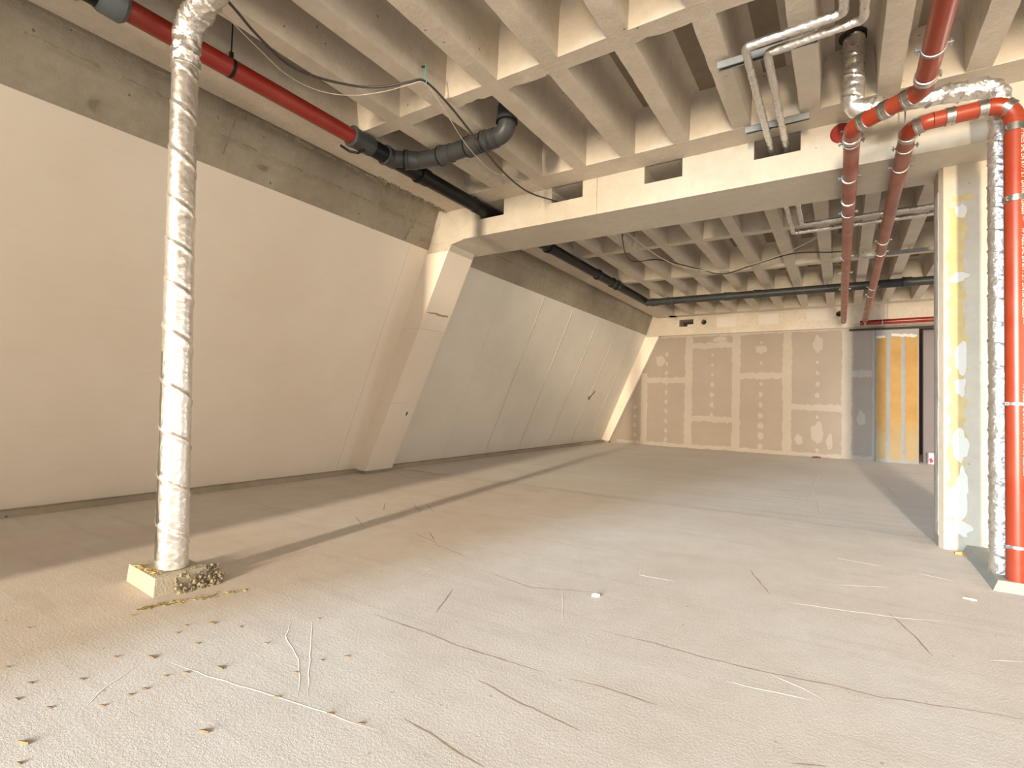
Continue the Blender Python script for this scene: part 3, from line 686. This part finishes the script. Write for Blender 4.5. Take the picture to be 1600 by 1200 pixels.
b = MB(); b.tube([(LX, 4.14, LZ), (LX, 4.16, LZ)], RB + .004, 24); b.box(LX - .01, LX + .01, 4.14, 4.16, LZ + .05, 3.0); b.build('pipe_hanger', M_BLACK, tN)
tX = thing('drain_pipe', (0, 9.56, 2.86), 'long dark grey drain pipe hung crosswise under the far ribs', 'pipe')
MB().tube([(LX + .03, 9.56, 2.875), (4.4, 9.56, 2.855)], .064, 20).build('pipe_section', M_GREY, tX, smooth=True)
for x in (-3.05, -2.75, -1.75, -1.28, 0.75, 2.4):
    MB().tube([(x, 9.56, 2.87), (x + .005, 9.56, 2.87), (x + .03, 9.56, 2.87), (x + .035, 9.56, 2.87), (x + .12, 9.56, 2.87)], [.066, .078, .078, .072, .071], 20).build('socket', M_GREY, tX, smooth=True)
for x in (-2.4, -0.2, 1.6): MB().tube([(x, 9.56, 2.9), (x, 9.56, 3.0)], .005, 8).build('threaded_rod', M_ZINC, tX)

# ------------------------------------------------------------------ foil wrapped pipes
def foil_run(parent, path, r, pitch=0.24, ridge=0.005, rough=0.0035, mat=M_FOIL, seg=40, step=0.007, name='foil_jacket'):
    P = resample(path, step)
    if isinstance(r, tuple):
        n = len(P); rl = [r[0] + (r[1] - r[0]) * i / (n - 1) for i in range(n)]
    else: rl = r
    def wob(rr, a, L, p):
        ph = L / pitch + .18 * noise.noise(Vector((L * 3.1, pitch * 40, 0))) + a / (2 * PI); fr = ph - math.floor(ph)
        q = ridge * math.exp(-((fr - .5) / .045) ** 2) - ridge * .6 * math.exp(-((fr - .60) / .04) ** 2)
        q += rough * noise.noise(p * 26) + rough * .6 * abs(noise.noise(p * 60))
        return rr + q
    return MB().tube(P, rl, seg, True, wob).build(name, mat, parent, smooth=True)
tF = thing('foil_wrapped_pipe', (-2.735, 1.24, 0.055), 'tall silver foil wrapped pipe standing on a small mortar block, left of centre', 'pipe')
foil_run(tF, [(-2.735, 1.24, 0.051), (-2.79, 1.24, 1.1), (-2.835, 1.24, 1.95), (-2.865, 1.24, 2.60)], (0.071, 0.058), 0.235, .0045, .0012)
foil_run(tF, flat(fillet([(-2.865, 1.24, 2.58), (-2.87, 1.24, 2.80), (-2.2, 1.24, 3.02)], .12, 8)), 0.064, .09, .006, .011, M_FOIL2, name='foil_elbow')
ragged((-2.735 + .0, 1.24 - .071, 0.1), (-2.79, 1.24 - .065, 1.1), 0.02, (0, -1, 0), 0.002, 30, 0.3, 4).build('tape_seam', M_STEEL, tF)
# mortar block at its foot
tbk = thing('mortar_block', (-2.78, 1.24, FZ), 'low square mortar block under the tall foil wrapped pipe', 'block')
bb = MB(); bb.prism([(-2.946, 1.135, FZ), (-2.61, 1.114, FZ), (-2.612, 1.35, FZ), (-2.946, 1.36, FZ)], [(-2.94, 1.14, 0.052), (-2.614, 1.12, 0.053), (-2.62, 1.345, 0.05), (-2.94, 1.355, 0.052)])
bb.build('block_body', M_BLOCK, tbk)
cr = MB()
for i in range(260):
    x = -2.62 + random.uniform(-.03, .06); y = random.uniform(1.2, 1.42); s_ = random.uniform(.003, .009); z = FZ + (.078 * max(0, 1 - max(0, x + 2.622) / .055)) * random.random() ** .5
    c = Vector((x, y, z)); ax = Vector((random.uniform(-1, 1), random.uniform(-1, 1), random.uniform(-1, 1))).normalized(); ay = ax.orthogonal().normalized(); az = ax.cross(ay)
    cr.obox(c, ax * s_, ay * s_ * .8, az * s_ * .7)
cr.build('crumbled_mortar', M_CRUMB, tbk, kind='stuff', label='crumbling brown mortar rubble on the block corner')
st = MB()
for i in range(40):
    x = random.uniform(-2.86, -2.66); y = random.uniform(1.135, 1.165); a = random.uniform(-.6, .6); l = random.uniform(.008, .02)
    st.obox((x, y, .056 + random.uniform(0, .006)), (l * math.cos(a), l * math.sin(a), 0), (-.002 * math.sin(a), .002 * math.cos(a), 0), (0, 0, .002))
st.build('insulation_fluff', M_STRAW, tbk, kind='stuff', label='yellow insulation fibres on the block top')
# right foil pipe behind the red riser
tG = thing('foil_wrapped_pipe', (0.765, 3.985, 0.018), 'silver foil wrapped pipe between the pillar and the red riser, bending to a ceiling hole', 'pipe')
foil_run(tG, [(0.765, 3.985, 0.0175), (0.765, 3.985, 2.72)], 0.052, .13, .005, .0035, M_FOIL2)
foil_run(tG, flat(fillet([(0.765, 3.985, 2.66), (0.765, 3.975, 2.84), (0.5, 3.93, 2.83)], .09, 8)), 0.053, .08, .005, .010, M_FOIL2, name='foil_elbow')
foil_run(tG, [(0.56, 3.94, 2.83), (0.10, 3.905, 2.84)], 0.050, .16, .005, .006, M_FOIL2)
foil_run(tG, flat(fillet([(0.2, 3.91, 2.84), (0.055, 3.90, 2.84), (0.055, 3.90, 3.33)], .07, 8)), 0.060, .14, .006, .006, M_FOIL, name='foil_riser')
MB().tube([(0.055, 3.90, 3.337), (0.055, 3.90, 3.344)], .085, 28).build('pipe_hole', M_DARK, tG, smooth=True)
tk = thing('kerb_block', (0.9, 4.2, FZ), 'low pale concrete kerb under the red riser and its foil wrapped neighbour', 'kerb')
MB().prism([(0.685, 3.74, FZ), (1.6, 3.73, FZ), (1.6, 4.655, FZ), (0.70, 4.655, FZ)], [(0.715, 3.79, 0.018), (1.6, 3.78, 0.018), (1.6, 4.655, 0.018), (0.72, 4.655, 0.018)]).build('kerb_body', M_CURB, tk)

# small insulated pair
def thin_foil(label, pts, r=0.022):
    t = thing('insulated_pipe', pts[1], label, 'pipe', 'pair of thin foil wrapped pipes')
    foil_run(t, flat(fillet(pts, .03, 5)), r, .06, .002, .0035, M_FOIL2, 18, 0.014)
    return t
i1 = thin_foil('thin foil wrapped pipe, outer one of the pair that dips through the beam notch', [(0.0, -0.5, 2.915), (0.0, 3.0, 2.915), (-0.465, 3.02, 2.915), (-0.47, 6.50, 2.90), (1.6, 6.46, 2.90)])
i2 = thin_foil('thin foil wrapped pipe, inner one of the pair that dips through the beam notch', [(0.085, -0.5, 2.915), (0.085, 3.10, 2.915), (-0.365, 3.13, 2.915), (-0.37, 6.24, 2.90), (1.6, 6.22, 2.90)])
for t, pts in ((i1, ((0.0, 1.0), (-0.42, 5.1), (1.13, 6.475))), (i2, ((0.085, 1.0), (1.13, 6.225)))):
    for x, y in pts:
        if abs(x + .42) < .01: x = -0.47
        MB().tube([(x, y, 2.92), (x, y, 3.0)], .004, 8).build('threaded_rod', M_ZINC, t)
# strut rails
def strut(x0, x1, y, z, label, hang):
    t = thing('strut_rail', ((x0 + x1) / 2, y, z), label, 'rail', 'galvanised strut rails')
    w_, h, g = .0205, .0205, .003
    prof = [(-w_, -h), (-w_, h), (w_, h), (w_, -h), (w_ - .008, -h), (w_ - .008, -h + g), (w_ - g, -h + g), (w_ - g, h - g), (-w_ + g, h - g), (-w_ + g, -h + g), (-w_ + .008, -h + g), (-w_ + .008, -h)]
    r0 = [(x0, y + a, z + c) for a, c in prof]; r1 = [(x1, y + a, z + c) for a, c in prof]
    n = len(prof)
    MB().add(r0 + r1, [(i, (i + 1) % n, n + (i + 1) % n, n + i) for i in range(n)] + [(0, 1, 2, 3, 4, 5, 6, 7, 8, 9, 10, 11), tuple(range(23, 11, -1))]).build('rail', M_ZINC, t)
    for x in hang: MB().tube([(x, y, z), (x, y, 3.02 if hang else z)], .005, 8).build('threaded_rod', M_ZINC, t)
    return t
strut(-0.64, -0.12, 3.19, 2.958, 'galvanised strut rail holding the thin foil pipes at their corner', (-0.62, -0.2))
strut(-0.61, -0.20, 4.05, 2.958, 'galvanised strut rail holding the thin foil pipes just before the beam', (-0.58, -0.24))
strut(0.22, 1.5, 8.02, 2.94, 'galvanised strut rail under the far ribs behind the red pipes', (0.23, 0.7, 1.15))

# ------------------------------------------------------------------ cables
def cable(name, label, pts, r, mat, group=None):
    t = tag(MB().tube(spline(pts, 8), r, 8).build(name, mat, smooth=True), label, 'cable', group); return t
cable('power_cable', 'black cable sagging from the upper left to a beam notch, tied up midway', [(-2.62, 0.9, 2.99), (-2.705, 1.321, 2.96), (-2.784, 1.557, 2.93), (-2.835, 1.79, 2.91), (-2.768, 1.967, 2.9), (-2.624, 2.149, 2.9), (-2.492, 2.244, 2.91), (-2.349, 2.327, 2.94), (-2.28, 2.396, 2.96), (-2.245, 2.587, 2.9), (-2.251, 2.887, 2.82), (-2.349, 3.362, 2.8), (-2.405, 3.875, 2.81), (-2.356, 4.33, 2.866), (-2.2, 4.7, 2.87), (-2.15, 5.2, 2.92), (-2.239, 5.875, 2.96)], .0075, M_WIREB)
cable('thin_wire', 'thin pale wire hanging loosely beside the black cable', [(-2.65, 0.9, 2.94), (-2.723, 1.267, 2.9), (-2.766, 1.404, 2.9), (-2.838, 1.59, 2.9), (-2.922, 1.849, 2.9), (-2.854, 2.033, 2.88), (-2.711, 2.172, 2.88), (-2.521, 2.271, 2.9), (-2.358, 2.337, 2.93), (-2.28, 2.39, 2.945), (-2.286, 2.57, 2.89), (-2.371, 2.967, 2.81), (-2.435, 3.394, 2.8), (-2.404, 3.637, 2.84), (-2.308, 4.152, 2.88), (-2.3, 4.4, 2.9), (-2.3, 4.9, 2.9), (-2.143, 5.642, 2.93)], .003, M_WIREW)
cable('thin_wire', 'pale wire hanging in a long curve under the far ribs', [(-2.3, 5.3, 2.98), (-2.143, 5.642, 2.93), (-2.097, 6.071, 2.9), (-2.051, 6.568, 2.88), (-1.915, 7.146, 2.86), (-1.588, 7.615, 2.86), (-1.169, 7.635, 2.87), (-0.753, 7.437, 2.9), (-0.446, 7.215, 2.94), (-0.256, 7.055, 2.985)], .007, M_WIREW)
cable('power_cable', 'dark cable clipped along the far ribs behind the pale curved wire', [(-2.239, 5.85, 3.02), (-2.28, 5.95, 2.96), (-2.467, 6.586, 2.94), (-2.464, 6.935, 2.93), (-2.158, 7.061, 2.95), (-1.784, 7.697, 2.93), (-1.516, 8.16, 2.93), (-1.035, 7.842, 2.94), (-0.542, 7.58, 2.96), (-0.116, 7.771, 2.97), (0.1, 7.9, 3.0)], .008, M_WIREB)
tt = thing('cable_tie', (-2.28, 2.396, 2.96), 'teal cable tie holding the black cable to a rib', 'cable tie')
MB().tube([(-2.28 + .013 * math.cos(a), 2.396, 2.955 + .013 * math.sin(a)) for a in [2 * PI * k / 14 for k in range(15)]], .003, 6).build('loop', M_TIE, tt)
MB().tube([(-2.28, 2.396, 2.965), (-2.30, 2.42, 3.09)], .004, 6).build('strap', M_TIE, tt)
MB().tube([(-2.30, 2.42, 3.08), (-2.355, 2.43, 3.10)], .006, 6).build('anchor', M_DARK, tt)

# ------------------------------------------------------------------ small things on the floor
CH = [(-2.03,0.87),(-1.77,0.97),(-2.14,1.13),(-2.16,1.01),(-1.86,0.84),(-1.83,0.89),(-1.83,0.77),(-1.83,0.73),(-1.94,0.57),(-1.80,0.48),(-1.71,0.45),(-1.47,0.77),(-1.54,1.10),(-1.84,1.41),(-2.07,0.53),(-2.05,0.68),(-2.33,0.57),(-1.83,0.66),(-2.02,1.18),(-2.01,1.01),(-1.81,1.16),(-2.65,0.70),(-1.54,1.20),(-2.47,0.98),(-2.20,1.06),(-2.13,0.80),(-1.46,0.98),(-1.26,1.02),(-1.15,1.04),(-2.15,0.58),(-1.49,1.27)]
def chip(name, x, y, l, wd, h, a, mat):
    c = Vector((x, y, FZ + h * .9)); ax = Vector((math.cos(a), math.sin(a), 0.05)); ay = Vector((-math.sin(a), math.cos(a), 0)); up_ = Vector((0, 0, 1))
    r0 = [c - ax * l - ay * wd * .4 - up_ * h, c - ax * l + ay * wd * .5 - up_ * h, c - ax * l * .9 + ay * wd * .3 + up_ * h * .6, c - ax * l * .95 - ay * wd * .3 + up_ * h * .5]
    r1 = [c + ax * l * .2 - ay * wd - up_ * h, c + ax * l * .1 + ay * wd - up_ * h, c + ax * l * .1 + ay * wd * .7 + up_ * h, c + ax * l * .2 - ay * wd * .7 + up_ * h]
    r2 = [c + ax * l - ay * wd * .3 - up_ * h, c + ax * l * .9 + ay * wd * .4 - up_ * h, c + ax * l * .95 + ay * wd * .2 + up_ * h * .4, c + ax * l - ay * wd * .2 + up_ * h * .4]
    b = MB(); b.prism(r0, r1); b.prism(r1, r2)
    return b.build(name, mat)
for i, (x, y) in enumerate(CH):
    big = i in (0, 1, 2, 9, 11)
    o = chip('wood_chip', x, y, (.018 if big else .009) * random.uniform(.8, 1.2), .005 if big else .0035, .0035 if big else .0025, 0.35 + random.uniform(-.35, .35), M_CHIP)
    tag(o, 'small tan wood splinter among those scattered on the floor before the foil wrapped pipe', 'wood chip', 'wood splinters scattered on the floor')
sm = MB()
for i in range(90):
    t_ = random.random(); x = -2.52 + .14 * t_ + random.gauss(0, .012); y = 1.02 + .40 * t_ + random.gauss(0, .012); a = random.uniform(0, PI); l = random.uniform(.005, .014)
    sm.obox((x, y, FZ + .002), (l * math.cos(a), l * math.sin(a), 0), (-.0013 * math.sin(a), .0013 * math.cos(a), 0), (0, 0, .0015))
tag(sm.build('insulation_fibres', M_STRAW), 'trail of yellow insulation fibres on the floor right of the mortar block', 'fibres', kind='stuff')
tag(chip('wood_chip', 0.67, 4.55, .028, .022, .012, 0.1, simple('orange_wood', (0.50, 0.27, 0.10), 0.8)), 'orange brown wood offcut at the foot of the pillar', 'wood chip')
tag(chip('plaster_chip', 0.55, 3.48, .028, .009, .005, -0.3, M_PATCH), 'pale plaster flake on the floor in front of the kerb block', 'plaster chip')
tag(chip('plaster_chip', -1.0, 2.36, .02, .012, .008, 0.5, M_RIDGE), 'pale plaster lump lying alone mid floor', 'plaster chip')
tag(chip('rubble_chip', -0.42, 11.95, .08, .03, .014, 0.0, simple('dark_red_scrap', (0.14, 0.03, 0.025), 0.7)), 'small dark red scrap on the floor against the drywall', 'scrap')
tb = thing('cardboard_box', (1.46, 12.9, FZ), 'small white box with a red mark, in the gap behind the pillar', 'box')
bx = MB(); bx.box(1.39, 1.56, 12.5, 12.72, FZ - .008, 0.17); bx.build('carton', M_CARD, tb)
MB().add([(1.385, 12.497, 0.13), (1.57, 12.497, 0.15), (1.55, 12.45, 0.19), (1.39, 12.46, 0.165)], [(0, 1, 2, 3)]).build('flap', M_CARD, tb)
blob((1.425, 12.5, 0.03), .03, .05, (1, 0, 0), (0, 0, 1), NB, .002, 12, .3, 2).build('red_mark', simple('red_print', (0.65, 0.03, 0.06), 0.6), tb)

# ------------------------------------------------------------------ lift everything to floor level z = 0, drop helper properties
for o in sc.objects:
    if o.parent is None: o.location.z += ZUP
    for k in ('_base', '_base2'):
        if k in o: del o[k]
